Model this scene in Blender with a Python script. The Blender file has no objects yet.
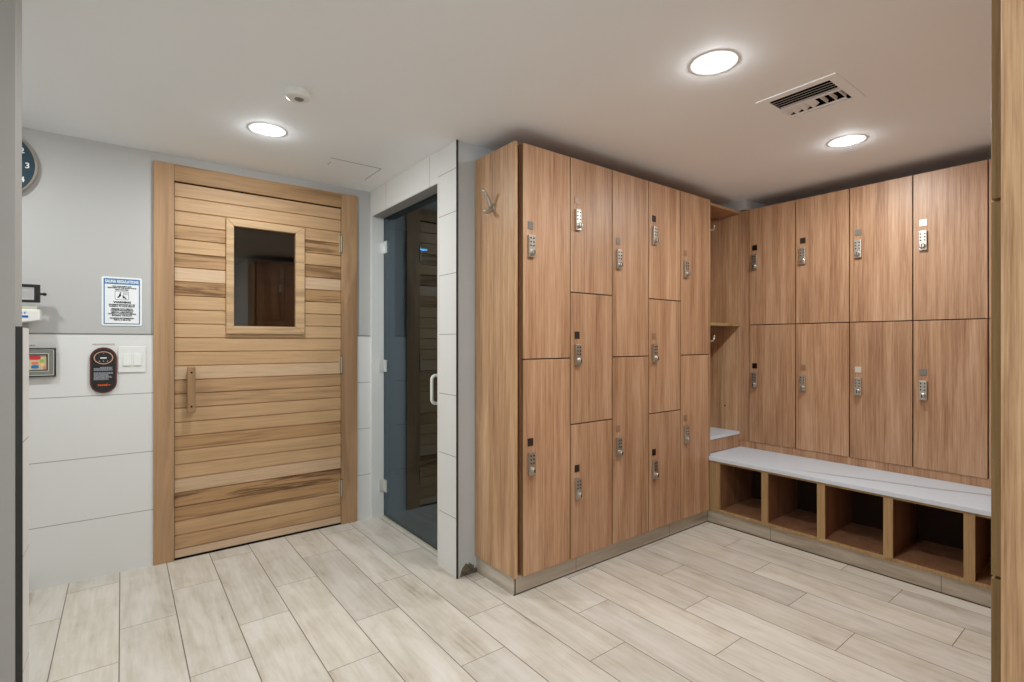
import bpy, math, random
from mathutils import Vector, Matrix
random.seed(7)
SC = bpy.context.scene
COL = SC.collection
PI = math.pi

# ------------------------------------------------------------------ render look
SC.view_settings.view_transform = 'Standard'
SC.view_settings.look = 'None'
SC.view_settings.gamma = 1.0
SC.view_settings.use_curve_mapping = False
SC.view_settings.exposure = 0.0
try:
    SC.cycles.use_denoising = True
    SC.cycles.max_bounces = 14
    SC.cycles.diffuse_bounces = 8
    SC.cycles.glossy_bounces = 6
    SC.cycles.transparent_max_bounces = 16
    SC.cycles.sample_clamp_indirect = 8.0
except Exception:
    pass

# ------------------------------------------------------------------ materials
def lin(c):
    c = c / 255.0
    return c / 12.92 if c <= 0.04045 else ((c + 0.055) / 1.055) ** 2.4
def rgb(r, g, b): return (lin(r), lin(g), lin(b), 1.0)

class NT:
    def __init__(s, name):
        s.m = bpy.data.materials.new(name); s.m.use_nodes = True
        s.t = s.m.node_tree; s.t.nodes.clear()
        s.out = s.t.nodes.new('ShaderNodeOutputMaterial')
    def n(s, typ, **kw):
        nd = s.t.nodes.new(typ)
        for k, v in kw.items():
            if k.startswith('i_'):
                key = k[2:].replace('_', ' ')
                nd.inputs[key].default_value = v
            else: setattr(nd, k, v)
        return nd
    def l(s, a, b): s.t.links.new(a, b)
    def val(s, x, sock):
        if hasattr(x, 'is_linked') or hasattr(x, 'links'): s.l(x, sock)
        else: sock.default_value = x
    def math(s, op, a, b=None, c=None):
        nd = s.n('ShaderNodeMath', operation=op)
        s.val(a, nd.inputs[0])
        if b is not None: s.val(b, nd.inputs[1])
        if c is not None: s.val(c, nd.inputs[2])
        return nd.outputs[0]
    def mix(s, f, a, b, blend='MIX'):
        nd = s.n('ShaderNodeMix', data_type='RGBA', blend_type=blend)
        s.val(f, nd.inputs[0]); s.val(a, nd.inputs[6]); s.val(b, nd.inputs[7])
        return nd.outputs[2]
    def ramp(s, f, stops):
        nd = s.n('ShaderNodeValToRGB')
        e = nd.color_ramp.elements
        while len(e) < len(stops): e.new(0.5)
        for i, (p, c) in enumerate(stops): e[i].position = p; e[i].color = c
        s.l(f, nd.inputs[0]); return nd.outputs[0]
    def obj(s): return s.n('ShaderNodeTexCoord').outputs['Object']
    def mapv(s, vec, scale=(1, 1, 1), loc=(0, 0, 0)):
        nd = s.n('ShaderNodeMapping'); s.l(vec, nd.inputs[0])
        nd.inputs['Scale'].default_value = scale; nd.inputs['Location'].default_value = loc
        return nd.outputs[0]
    def noise(s, vec, scale=1.0, detail=4.0, rough=0.55, dist=0.0):
        nd = s.n('ShaderNodeTexNoise'); s.l(vec, nd.inputs['Vector'])
        nd.inputs['Scale'].default_value = scale; nd.inputs['Detail'].default_value = detail
        nd.inputs['Roughness'].default_value = rough; nd.inputs['Distortion'].default_value = dist
        return nd.outputs[0]
    def bsdf(s, color, rough=0.5, metal=0.0, spec=0.5, bump=None, bstr=0.1, bdist=0.002):
        p = s.n('ShaderNodeBsdfPrincipled')
        s.val(color, p.inputs['Base Color']); s.val(rough, p.inputs['Roughness'])
        p.inputs['Metallic'].default_value = metal
        p.inputs['Specular IOR Level'].default_value = spec
        if bump is not None:
            b = s.n('ShaderNodeBump'); b.inputs['Strength'].default_value = bstr
            b.inputs['Distance'].default_value = bdist
            s.l(bump, b.inputs['Height']); s.l(b.outputs[0], p.inputs['Normal'])
        s.l(p.outputs[0], s.out.inputs[0]); return s.m

def plain(name, c, rough=0.5, metal=0.0, spec=0.5, var=0.04, vs=6.0):
    t = NT(name)
    n = t.noise(t.obj(), vs, 4)
    hi = tuple(min(1, x * (1 + var)) for x in c[:3]) + (1,)
    lo = tuple(x * (1 - var) for x in c[:3]) + (1,)
    return t.bsdf(t.mix(n, lo, hi), rough, metal, spec)

def laminate(name, dark, mid, light, rough=0.42):
    t = NT(name)
    rnd = t.n('ShaderNodeObjectInfo').outputs['Random']
    off = t.n('ShaderNodeCombineXYZ')
    t.l(t.math('MULTIPLY', rnd, 37.0), off.inputs[0]); t.l(t.math('MULTIPLY', rnd, 11.3), off.inputs[1]); t.l(t.math('MULTIPLY', rnd, 53.0), off.inputs[2])
    va = t.n('ShaderNodeVectorMath', operation='ADD'); t.l(t.obj(), va.inputs[0]); t.l(off.outputs[0], va.inputs[1])
    v = va.outputs[0]
    n1 = t.noise(t.mapv(v, (9, 9, 0.55)), 1.6, 5, 0.55, 0.5)
    n2 = t.noise(t.mapv(v, (75, 75, 1.7)), 1.5, 5, 0.65)
    n3 = t.noise(t.mapv(v, (260, 260, 9)), 1.0, 2, 0.5)
    s = t.math('ADD', t.math('MULTIPLY', n1, 0.42), t.math('ADD', t.math('MULTIPLY', n2, 0.40), t.math('MULTIPLY', n3, 0.18)))
    c = t.ramp(s, [(0.36, dark), (0.5, mid), (0.64, light)])
    k = t.math('ADD', t.math('MULTIPLY', rnd, 0.12), 0.93)
    cc = t.n('ShaderNodeCombineColor')
    for i in range(3): t.l(k, cc.inputs[i])
    c = t.mix(1.0, c, cc.outputs[0], 'MULTIPLY')
    return t.bsdf(c, rough, 0, 0.4, n2, 0.05, 0.001)

M = {}
M['laminate'] = laminate('walnut_laminate', rgb(138, 97, 70), rgb(175, 134, 101), rgb(199, 162, 131))
M['laminate_end'] = laminate('walnut_laminate_panel', rgb(142, 104, 74), rgb(182, 142, 106), rgb(206, 172, 136))
M['laminate_lit'] = laminate('lit_laminate_panel', rgb(150, 108, 72), rgb(202, 162, 122), rgb(226, 192, 152))  # end panel laminate again, lightened as if more light fell on it
M['edge'] = laminate('oak_edge_band', rgb(136, 106, 68), rgb(166, 134, 92), rgb(184, 154, 112), 0.5)
M['door_edge'] = laminate('door_edge_band', rgb(104, 80, 46), rgb(132, 104, 64), rgb(150, 122, 80), 0.5)
M['inner'] = laminate('cabinet_lining', rgb(118, 80, 56), rgb(146, 104, 75), rgb(164, 122, 92), 0.55)  # lining darkened to take in the shade inside the cubbies
M['grout_dirt_shade'] = plain('grout_dirt_shade', rgb(92, 80, 66), 0.9, 0, 0.1, 0.35, 30)
M['shaded_back'] = plain('cubby_back_shade', rgb(58, 42, 34), 0.7, 0, 0.2, 0.1)  # shadow at the back of the cubbies, put into the panel colour
M['paint'] = plain('grey_wall_paint', rgb(184, 182, 179), 0.6, 0, 0.3, 0.015, 3)
M['paint_cool'] = plain('cool_grey_paint', rgb(190, 194, 196), 0.6, 0, 0.3, 0.015, 3)
M['paint_part'] = plain('partition_paint', rgb(166, 164, 160), 0.6, 0, 0.3, 0.015, 3)
M['ceiling'] = plain('ceiling_paint', rgb(241, 244, 247), 0.75, 0, 0.2, 0.012, 2)
M['white_plastic'] = plain('white_plastic', rgb(226, 226, 222), 0.35, 0, 0.5, 0.01)
M['white_metal'] = plain('white_enamel', rgb(224, 222, 216), 0.4, 0, 0.5, 0.01)
M['white_card'] = plain('white_card', rgb(232, 234, 234), 0.5, 0, 0.3, 0.01)
M['black'] = plain('black_plastic', rgb(26, 25, 24), 0.4, 0, 0.5, 0.05)
M['dark_trim'] = plain('dark_metal_trim', rgb(52, 51, 49), 0.45, 0.3, 0.5, 0.05)
M['dark_gap'] = plain('dark_void', rgb(14, 12, 11), 0.9, 0, 0.1, 0.05)
M['nickel'] = plain('satin_nickel', rgb(190, 184, 174), 0.38, 0.92, 0.5, 0.05, 60)
M['brass'] = plain('pale_brass', rgb(206, 192, 166), 0.4, 0.55, 0.5, 0.05, 60)
M['steel'] = plain('brushed_steel', rgb(222, 222, 220), 0.3, 0.85, 0.5, 0.03, 60)
M['grey_plastic'] = plain('grey_plastic', rgb(120, 122, 116), 0.4, 0, 0.5, 0.03)
M['pale_grey'] = plain('pale_grey_plastic', rgb(186, 184, 168), 0.4, 0, 0.5, 0.03)
M['ink'] = plain('black_ink', rgb(34, 34, 38), 0.6, 0, 0.2, 0.02)
M['grey_ink'] = plain('grey_ink', rgb(150, 142, 132), 0.6, 0, 0.2, 0.02)
M['silver_ink'] = plain('silver_ink', rgb(160, 160, 168), 0.5, 0, 0.3, 0.02)
M['sign_blue'] = plain('sign_blue', rgb(56, 112, 166), 0.45, 0, 0.4, 0.03)
M['logo_blue'] = plain('logo_blue', rgb(30, 92, 176), 0.45, 0, 0.4, 0.03)
M['clock_teal'] = plain('clock_teal', rgb(9, 46, 60), 0.6, 0, 0.5, 0.12, 5)
M['clock_case'] = plain('clock_case', rgb(150, 140, 126), 0.45, 0.2, 0.5, 0.03)
M['maroon'] = plain('maroon_rim', rgb(92, 34, 24), 0.35, 0, 0.5, 0.06)
M['copper'] = plain('copper_ring', rgb(206, 164, 140), 0.35, 0.2, 0.5, 0.03)
M['orange'] = plain('orange_print', rgb(206, 84, 26), 0.45, 0, 0.4, 0.08, 200)
M['key_red'] = plain('key_red', rgb(205, 48, 62), 0.45, 0, 0.4, 0.03)
M['key_orange'] = plain('key_orange', rgb(226, 116, 70), 0.45, 0, 0.4, 0.03)
M['key_blue'] = plain('key_blue', rgb(48, 112, 178), 0.45, 0, 0.4, 0.03)
M['key_green'] = plain('key_green', rgb(146, 186, 92), 0.45, 0, 0.4, 0.03)
M['key_yellow'] = plain('key_yellow', rgb(236, 200, 104), 0.45, 0, 0.4, 0.03)
M['key_pink'] = plain('key_pink', rgb(222, 130, 136), 0.45, 0, 0.4, 0.03)
M['panel_tan'] = plain('keypad_tan', rgb(200, 186, 152), 0.45, 0, 0.4, 0.03)
for nm, c in dict(dark=(52, 42, 36), black=(24, 18, 18), grey=(128, 122, 112), tan=(150, 116, 92), light=(206, 200, 186), white=(240, 240, 236)).items():  # plate tones carry the reflections that each plate would catch
    M['plate_' + nm] = plain('plate_' + nm, rgb(*c), 0.3, 0.15, 0.5, 0.06, 80)
M['plaster_dirt'] = plain('crumbled_plaster', rgb(112, 104, 90), 0.95, 0, 0.1, 0.8, 70)

def emitter(name, c, s):
    t = NT(name); e = t.n('ShaderNodeEmission')
    e.inputs[0].default_value = c; e.inputs[1].default_value = s
    t.l(e.outputs[0], t.out.inputs[0]); return t.m
M['lens'] = emitter('lit_lens', (0.93, 0.985, 1.0, 1), 535.0)
M['lens_dim'] = emitter('dimmer_lit_lens', (0.93, 0.985, 1.0, 1), 410.0)
M['led_blue'] = emitter('blue_led', (0.05, 0.45, 1.0, 1), 9.0)

def glass(name, tint, rough=0.0, f0=0.13, gc=(0.70, 0.87, 1.0, 1)):
    t = NT(name)
    lw = t.n('ShaderNodeLayerWeight'); lw.inputs['Blend'].default_value = 0.5
    f = t.math('ADD', t.math('MULTIPLY', t.math('POWER', lw.outputs['Facing'], 5.0), 1 - f0), f0)
    tr = t.n('ShaderNodeBsdfTransparent'); tr.inputs[0].default_value = tint
    gl = t.n('ShaderNodeBsdfGlossy'); gl.inputs['Roughness'].default_value = rough
    gl.inputs[0].default_value = gc
    mx = t.n('ShaderNodeMixShader')
    t.l(f, mx.inputs[0]); t.l(tr.outputs[0], mx.inputs[1]); t.l(gl.outputs[0], mx.inputs[2])
    t.l(mx.outputs[0], t.out.inputs[0]); return t.m
M['glass_smoke'] = glass('smoked_glass', (0.40, 0.41, 0.42, 1))
M['glass_bronze'] = glass('bronze_glass', (0.46, 0.38, 0.30, 1), 0.0, 0.07, (1.0, 0.92, 0.82, 1))

def floor_mat():
    t = NT('wood_look_plank_tile')
    o = t.obj(); sp = t.n('ShaderNodeSeparateXYZ'); t.l(o, sp.inputs[0])
    x, y = sp.outputs[0], sp.outputs[1]
    u = t.math('DIVIDE', t.math('ADD', x, 0.009), 0.2091)
    col = t.math('FLOOR', u)
    ph = t.math('MULTIPLY', t.math('FLOORED_MODULO', t.math('ADD', col, 1.0), 3.0), 0.279)
    v = t.math('DIVIDE', t.math('SUBTRACT', y, ph), 0.837)
    row = t.math('FLOOR', v)
    def edge(f, size, w):
        fr = t.math('FRACT', f)
        d = t.math('MULTIPLY', t.math('MINIMUM', fr, t.math('SUBTRACT', 1.0, fr)), size)
        return t.math('LESS_THAN', d, w)
    gm = t.math('MAXIMUM', edge(u, 0.2091, 0.0018), edge(v, 0.837, 0.0014))
    cv = t.n('ShaderNodeCombineXYZ'); t.l(col, cv.inputs[0]); t.l(row, cv.inputs[1])
    wn = t.n('ShaderNodeTexWhiteNoise', noise_dimensions='2D'); t.l(cv.outputs[0], wn.inputs['Vector'])
    r = wn.outputs['Value']
    wc = t.n('ShaderNodeSeparateColor'); t.l(wn.outputs['Color'], wc.inputs[0])
    off = t.n('ShaderNodeCombineXYZ'); t.l(t.math('MULTIPLY', r, 31.0), off.inputs[0]); t.l(t.math('MULTIPLY', wc.outputs[1], 47.0), off.inputs[1]); t.l(t.math('MULTIPLY', r, 19.0), off.inputs[2])
    va = t.n('ShaderNodeVectorMath', operation='ADD'); t.l(o, va.inputs[0]); t.l(off.outputs[0], va.inputs[1])
    p = va.outputs[0]
    n1 = t.noise(t.mapv(p, (11, 1.1, 1)), 1.0, 5, 0.6, 0.6)
    n2 = t.noise(t.mapv(p, (60, 5, 1)), 1.0, 4, 0.6, 0.3)
    n3 = t.noise(t.mapv(p, (5, 3.0, 1)), 1.3, 4, 0.6, 0.8)
    s = t.math('ADD', t.math('MULTIPLY', n1, 0.45), t.math('ADD', t.math('MULTIPLY', n2, 0.25), t.math('MULTIPLY', n3, 0.3)))
    c = t.ramp(s, [(0.32, rgb(160, 146, 128)), (0.42, rgb(196, 185, 169)), (0.54, rgb(212, 203, 190)), (0.68, rgb(222, 215, 205))])
    cool = t.mix(t.math('MULTIPLY', wc.outputs[2], 0.75), (1, 1, 1, 1), (0.95, 0.965, 1.0, 1), 'MIX')
    c = t.mix(1.0, c, cool, 'MULTIPLY')
    k = t.math('ADD', t.math('MULTIPLY', r, 0.13), 0.89)
    cc = t.n('ShaderNodeCombineColor')
    for i in range(3): t.l(k, cc.inputs[i])
    c = t.mix(1.0, c, cc.outputs[0], 'MULTIPLY')
    c = t.mix(gm, c, rgb(104, 92, 80))
    return t.bsdf(c, 0.42, 0, 0.4, t.math('SUBTRACT', t.math('MULTIPLY', n2, 0.15), gm), 0.25, 0.001)
M['floor'] = floor_mat()

def base_tile():
    t = NT('tile_plinth')
    o = t.obj()
    n1 = t.noise(t.mapv(o, (1.6, 1.6, 14)), 1.0, 5, 0.6, 0.5)
    n2 = t.noise(t.mapv(o, (5, 5, 40)), 1.0, 4)
    c = t.ramp(t.math('ADD', t.math('MULTIPLY', n1, 0.7), t.math('MULTIPLY', n2, 0.3)), [(0.3, rgb(152, 139, 122)), (0.5, rgb(184, 173, 157)), (0.7, rgb(200, 191, 177))])
    sp = t.n('ShaderNodeSeparateXYZ'); t.l(o, sp.inputs[0])
    w = t.math('ADD', sp.outputs[0], sp.outputs[1])
    fr = t.math('FRACT', t.math('DIVIDE', t.math('ADD', w, 0.255), 0.84))
    c = t.mix(t.math('LESS_THAN', fr, 0.004), c, rgb(120, 110, 98))
    return t.bsdf(c, 0.45, 0, 0.4)
M['base'] = base_tile()

def wall_tile(name, axis, off, length, c=(221, 220, 217), head=False):
    t = NT(name)
    o = t.obj(); sp = t.n('ShaderNodeSeparateXYZ'); t.l(o, sp.inputs[0])
    def line(s, off, pitch, w):
        f = t.math('FRACT', t.math('DIVIDE', t.math('SUBTRACT', s, off), pitch))
        d = t.math('MULTIPLY', t.math('MINIMUM', f, t.math('SUBTRACT', 1.0, f)), pitch)
        return t.math('LESS_THAN', d, w)
    hz = line(sp.outputs[2], 0.313, 0.3263, 0.0016); vt = line(sp.outputs[axis], off, length, 0.0016)
    if head:
        hz = t.math('MULTIPLY', hz, t.math('LESS_THAN', sp.outputs[2], 2.1))
        hz = t.math('MAXIMUM', hz, t.math('MULTIPLY', t.math('COMPARE', sp.outputs[2], 2.173, 0.0016), t.math('LESS_THAN', sp.outputs[1], 2.512)))
        vt = t.math('MULTIPLY', vt, t.math('GREATER_THAN', sp.outputs[2], 2.12))
    g = t.math('MAXIMUM', hz, vt)
    n = t.noise(o, 2.5, 3)
    col = t.mix(n, rgb(*[x - 4 for x in c]), rgb(*c))
    col = t.mix(g, col, rgb(128, 124, 118))
    return t.bsdf(col, 0.33, 0, 0.45, t.math('SUBTRACT', 1.0, g), 0.3, 0.001)
M['tile_x'] = wall_tile('white_wall_tile_long', 0, -0.40, 0.61)
M['tile_y'] = wall_tile('white_wall_tile_side', 1, 2.61, 0.61, head=True)
M['tile_plain'] = plain('white_jamb_tile', rgb(217, 217, 214), 0.35, 0, 0.45, 0.01)
M['soffit'] = plain('grey_cement_board', rgb(150, 148, 146), 0.85, 0, 0.2, 0.12, 120)
M['tile_end'] = wall_tile('white_wall_tile_end', 1, 7.77, 9.0)
M['tile_dark'] = wall_tile('grey_steam_tile', 0, 0.3, 0.61, (104, 106, 106))

def quartz():
    t = NT('white_quartz')
    o = t.obj(); sp = t.n('ShaderNodeSeparateXYZ'); t.l(o, sp.inputs[0])
    n = t.noise(t.mapv(o, (3, 3, 3)), 1.0, 5, 0.6)
    q = t.math('ADD', sp.outputs[0], t.math('MULTIPLY', sp.outputs[1], 0.27))
    q = t.math('ADD', q, t.math('MULTIPLY', t.math('SUBTRACT', n, 0.5), 0.09))
    d = t.math('ABSOLUTE', t.math('SUBTRACT', q, 3.685))
    veil = t.n('ShaderNodeMapRange'); t.l(d, veil.inputs[0]); veil.inputs[1].default_value = 0.0; veil.inputs[2].default_value = 0.022; veil.inputs[3].default_value = 0.9; veil.inputs[4].default_value = 0.0
    fade = t.n('ShaderNodeMapRange'); t.l(sp.outputs[1], fade.inputs[0]); fade.inputs[1].default_value = 1.5; fade.inputs[2].default_value = 1.2; fade.inputs[3].default_value = 0.0; fade.inputs[4].default_value = 1.0
    n2 = t.noise(o, 45, 3)
    c = t.mix(n2, rgb(206, 215, 224), rgb(216, 226, 235))
    c = t.mix(t.math('MULTIPLY', veil.outputs[0], fade.outputs[0]), c, rgb(140, 140, 145))
    return t.bsdf(c, 0.3, 0, 0.5)
M['quartz'] = quartz()

def cedar(name, vertical=False, attr=True, rough=0.55, light=(196, 160, 118), dark=(156, 114, 72), pink=(202, 174, 146)):
    t = NT(name)
    o = t.obj()
    if attr:
        a = t.n('ShaderNodeAttribute', attribute_name='tint'); sc = t.n('ShaderNodeSeparateColor'); t.l(a.outputs['Color'], sc.inputs[0])
        tone, streak, pk = sc.outputs[0], sc.outputs[1], sc.outputs[2]
    else: tone, streak, pk = 0.3, 0.4, 0.12
    S = (9, 9, 0.8) if vertical else (1.3, 9, 26)
    S2 = (60, 60, 2.0) if vertical else (4.5, 60, 170)
    va = t.n('ShaderNodeVectorMath', operation='ADD'); t.l(o, va.inputs[0])
    if attr:
        cb = t.n('ShaderNodeCombineXYZ'); t.l(t.math('MULTIPLY', tone, 91.0), cb.inputs[0]); t.l(cb.outputs[0], va.inputs[1])
    p = va.outputs[0]
    n1 = t.noise(t.mapv(p, S), 1.0, 5, 0.6, 0.9)
    n2 = t.noise(t.mapv(p, S2), 1.0, 4, 0.6, 0.3)
    g = t.math('ADD', t.math('MULTIPLY', n1, 0.7), t.math('MULTIPLY', n2, 0.3))
    base = t.mix(tone, rgb(*light), rgb(*dark))
    base = t.mix(pk, base, rgb(*pink))
    gm = t.n('ShaderNodeMapRange'); t.l(g, gm.inputs[0]); gm.inputs[1].default_value = 0.48; gm.inputs[2].default_value = 0.60
    streaks = t.math('MINIMUM', t.math('MULTIPLY', gm.outputs[0], streak), 0.85)
    c = t.mix(streaks, base, rgb(84, 52, 26))
    soft = t.math('MULTIPLY', t.math('SUBTRACT', n2, 0.5), 0.85)
    sf = t.math('ADD', 1.0, soft)
    cc = t.n('ShaderNodeCombineColor')
    for i in range(3): t.l(sf, cc.inputs[i])
    c = t.mix(1.0, c, cc.outputs[0], 'MULTIPLY')
    return t.bsdf(c, rough, 0, 0.35, n2, 0.08, 0.001)
M['cedar_boards'] = cedar('cedar_boards')
M['cedar_v'] = cedar('cedar_casing_upright', True, False, light=(182, 147, 111), pink=(178, 143, 116))
M['cedar_h'] = cedar('cedar_casing_head', False, False, light=(180, 145, 104), pink=(174, 140, 108))
M['cedar_frame'] = cedar('cedar_window_trim', False, False, light=(200, 168, 126))
M['cedar_handle'] = cedar('cedar_handle', True, False, light=(150, 114, 74), dark=(110, 78, 48))
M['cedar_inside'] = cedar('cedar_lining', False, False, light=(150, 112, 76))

# ------------------------------------------------------------------ mesh building
class MB:
    def __init__(s): s.v = []; s.f = []; s.mi = []; s.t = []; s.smooth = []
    def add(s, vs, fs, m=0, tint=None, smooth=False):
        b = len(s.v); s.v += [tuple(v) for v in vs]
        s.t += [tint or (0, 0, 0)] * len(vs)
        for f in fs:
            s.f.append([b + i for i in f]); s.mi.append(m); s.smooth.append(smooth)
    def box(s, a, b, m=0, tint=None, ch=0.0):
        x0, y0, z0 = [min(p, q) for p, q in zip(a, b)]; x1, y1, z1 = [max(p, q) for p, q in zip(a, b)]
        if ch <= 0:
            vs = [(x0, y0, z0), (x1, y0, z0), (x1, y1, z0), (x0, y1, z0), (x0, y0, z1), (x1, y0, z1), (x1, y1, z1), (x0, y1, z1)]
            s.add(vs, [(0, 3, 2, 1), (4, 5, 6, 7), (0, 1, 5, 4), (1, 2, 6, 5), (2, 3, 7, 6), (3, 0, 4, 7)], m, tint)
            return
        import bmesh
        bm = bmesh.new(); bmesh.ops.create_cube(bm, size=1.0)
        for v in bm.verts: v.co = ((x0 + x1) / 2 + v.co.x * (x1 - x0), (y0 + y1) / 2 + v.co.y * (y1 - y0), (z0 + z1) / 2 + v.co.z * (z1 - z0))
        bmesh.ops.bevel(bm, geom=list(bm.edges), offset=ch, segments=2, affect='EDGES', profile=0.6)
        s.frombm(bm, m, tint)
    def frombm(s, bm, m=0, tint=None, smooth=False):
        bm.verts.ensure_lookup_table(); bm.verts.index_update()
        s.add([tuple(v.co) for v in bm.verts], [[v.index for v in f.verts] for f in bm.faces], m, tint, smooth)
        bm.free()
    def prism(s, pts, axis, d0, d1, m=0, tint=None, smooth=False):
        """polygon of 2-D points, pushed along an axis: 0 = (y,z) points, 1 = (x,z), 2 = (x,y)"""
        def P(p, d): return {0: (d, p[0], p[1]), 1: (p[0], d, p[1]), 2: (p[0], p[1], d)}[axis]
        n = len(pts); vs = [P(p, d0) for p in pts] + [P(p, d1) for p in pts]
        area = sum(pts[i][0] * pts[(i + 1) % n][1] - pts[(i + 1) % n][0] * pts[i][1] for i in range(n))
        flip = (area > 0) == (d1 > d0)
        if axis == 1: flip = not flip
        A = list(range(n)); B = list(range(n, 2 * n))
        caps = [A[::-1], B] if flip else [A, B[::-1]]
        s.add(vs, caps, m, tint)
        b = len(s.v) - 2 * n
        for i in range(n):
            j = (i + 1) % n
            q = [i, j, n + j, n + i] if flip else [i, n + i, n + j, j]
            s.f.append([b + k for k in q]); s.mi.append(m); s.smooth.append(smooth)
    def tube(s, path, rad, seg=10, m=0, caps=True):
        path = [Vector(p) for p in path]; n = len(path)
        rads = rad if isinstance(rad, (list, tuple)) else [rad] * n
        vs = []; up = None
        for i, p in enumerate(path):
            d = (path[min(i + 1, n - 1)] - path[max(i - 1, 0)]).normalized()
            if up is None:
                up = Vector((0, 0, 1)) if abs(d.z) < 0.9 else Vector((1, 0, 0))
            a = d.cross(up).normalized(); up = a.cross(d).normalized()
            for k in range(seg):
                an = 2 * PI * k / seg
                vs.append(p + (a * math.cos(an) + up * math.sin(an)) * rads[i])
        fs = []
        for i in range(n - 1):
            for k in range(seg):
                k2 = (k + 1) % seg
                fs.append((i * seg + k, i * seg + k2, (i + 1) * seg + k2, (i + 1) * seg + k))
        s.add(vs, fs, m, None, True)
        if caps:
            b = len(s.v) - len(vs)
            s.f.append([b + k for k in range(seg)][::-1]); s.mi.append(m); s.smooth.append(False)
            s.f.append([b + (n - 1) * seg + k for k in range(seg)]); s.mi.append(m); s.smooth.append(False)
    def ball(s, c, r, m=0, seg=12, rings=8, sc=(1, 1, 1)):
        vs = [(c[0], c[1], c[2] - r * sc[2])]; fs = []
        for i in range(1, rings):
            a = -PI / 2 + PI * i / rings
            for k in range(seg):
                b = 2 * PI * k / seg
                vs.append((c[0] + r * sc[0] * math.cos(a) * math.cos(b), c[1] + r * sc[1] * math.cos(a) * math.sin(b), c[2] + r * sc[2] * math.sin(a)))
        vs.append((c[0], c[1], c[2] + r * sc[2])); T = len(vs) - 1
        for k in range(seg):
            k2 = (k + 1) % seg
            fs.append((0, 1 + k2, 1 + k)); fs.append((T, 1 + (rings - 2) * seg + k, 1 + (rings - 2) * seg + k2))
            for i in range(rings - 2):
                fs.append((1 + i * seg + k, 1 + i * seg + k2, 1 + (i + 1) * seg + k2, 1 + (i + 1) * seg + k))
        s.add(vs, fs, m, None, True)
    def lathe(s, prof, c=(0, 0, 0), axis='Z', seg=40, m=0):
        """profile of (radius, height) turned about an axis through c; open where radius > 0"""
        vs = []; fs = []
        def P(r, h, a):
            u, w = r * math.cos(a), r * math.sin(a)
            q = {'Z': (u, w, h), 'Y': (u, h, w), 'X': (h, u, w)}[axis]
            return (c[0] + q[0], c[1] + q[1], c[2] + q[2])
        n = len(prof)
        for (r, h) in prof:
            for k in range(seg): vs.append(P(r, h, 2 * PI * k / seg))
        for i in range(n - 1):
            for k in range(seg):
                k2 = (k + 1) % seg
                fs.append((i * seg + k, i * seg + k2, (i + 1) * seg + k2, (i + 1) * seg + k))
        s.add(vs, fs, m)
    def disc(s, c, r, axis='Z', seg=40, m=0, sc=(1, 1)):
        vs = []
        for k in range(seg):
            a = 2 * PI * k / seg; u, w = r * sc[0] * math.cos(a), r * sc[1] * math.sin(a)
            q = {'Z': (u, w, 0), 'Y': (u, 0, w), 'X': (0, u, w)}[axis]
            vs.append((c[0] + q[0], c[1] + q[1], c[2] + q[2]))
        s.add(vs, [list(range(seg))], m)
    def mesh(s, name, mats):
        me = bpy.data.meshes.new(name); me.from_pydata(s.v, [], s.f)
        for m in mats: me.materials.append(M[m] if isinstance(m, str) else m)
        for i, p in enumerate(me.polygons): p.material_index = s.mi[i]; p.use_smooth = s.smooth[i]
        if any(t != (0, 0, 0) for t in s.t):
            a = me.color_attributes.new('tint', 'FLOAT_COLOR', 'POINT')
            for i, t in enumerate(s.t): a.data[i].color = (t[0], t[1], t[2], 1)
        me.update(); return me
    def build(s, name, mats, parent=None, loc=(0, 0, 0), fix=True):
        if isinstance(mats, str): mats = [mats]
        me = s.mesh(name, mats)
        if fix:
            import bmesh
            bm = bmesh.new(); bm.from_mesh(me); bmesh.ops.recalc_face_normals(bm, faces=bm.faces); bm.to_mesh(me); bm.free()
        return link(name, me, parent, loc)

def link(name, data, parent=None, loc=(0, 0, 0)):
    o = bpy.data.objects.new(name, data); COL.objects.link(o); o.location = loc
    if parent: o.parent = parent
    return o
def tag(o, label=None, cat=None, group=None, kind=None):
    if label: o['label'] = label
    if cat: o['category'] = cat
    if group: o['group'] = group
    if kind: o['kind'] = kind
    return o
def thing(name, loc, label, cat, group=None, rz=0, kind=None):
    o = link(name, None, None, loc); o.rotation_euler = (0, 0, rz); o.empty_display_size = 0.1
    return tag(o, label, cat, group, kind)
def box(a, b, m=0, ch=0): q = MB(); q.box(a, b, m, None, ch); return q
def bev(o, w=0.0015, seg=2):
    m = o.modifiers.new('edge', 'BEVEL'); m.width = w; m.segments = seg; m.limit_method = 'ANGLE'; m.angle_limit = 0.6
    return o

_txt = {}
def text_mesh(lines, ext=0.0004):
    """lines of (string, centre x, centre z, size, bold offset, squeeze) on a plane facing -y -> one mesh"""
    mb = MB()
    for (st, cx, cz, size, off, sq) in lines:
        cu = bpy.data.curves.new('lettering', 'FONT'); cu.body = st; cu.size = size; cu.align_x = 'CENTER'; cu.align_y = 'CENTER'
        cu.offset = off; cu.extrude = ext; cu.resolution_u = 3
        ob = bpy.data.objects.new('lettering', cu); COL.objects.link(ob)
        dg = bpy.context.evaluated_depsgraph_get(); dg.update()
        me = bpy.data.meshes.new_from_object(ob.evaluated_get(dg))
        xs = [v.co.x for v in me.vertices]; ys = [v.co.y for v in me.vertices]
        mx, my = (min(xs) + max(xs)) / 2, (min(ys) + max(ys)) / 2
        mb.add([(cx + (v.co.x - mx) * sq, -v.co.z, cz + v.co.y - my) for v in me.vertices], [list(p.vertices) for p in me.polygons])
        bpy.data.objects.remove(ob); bpy.data.curves.remove(cu); bpy.data.meshes.remove(me)
    return mb

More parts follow.
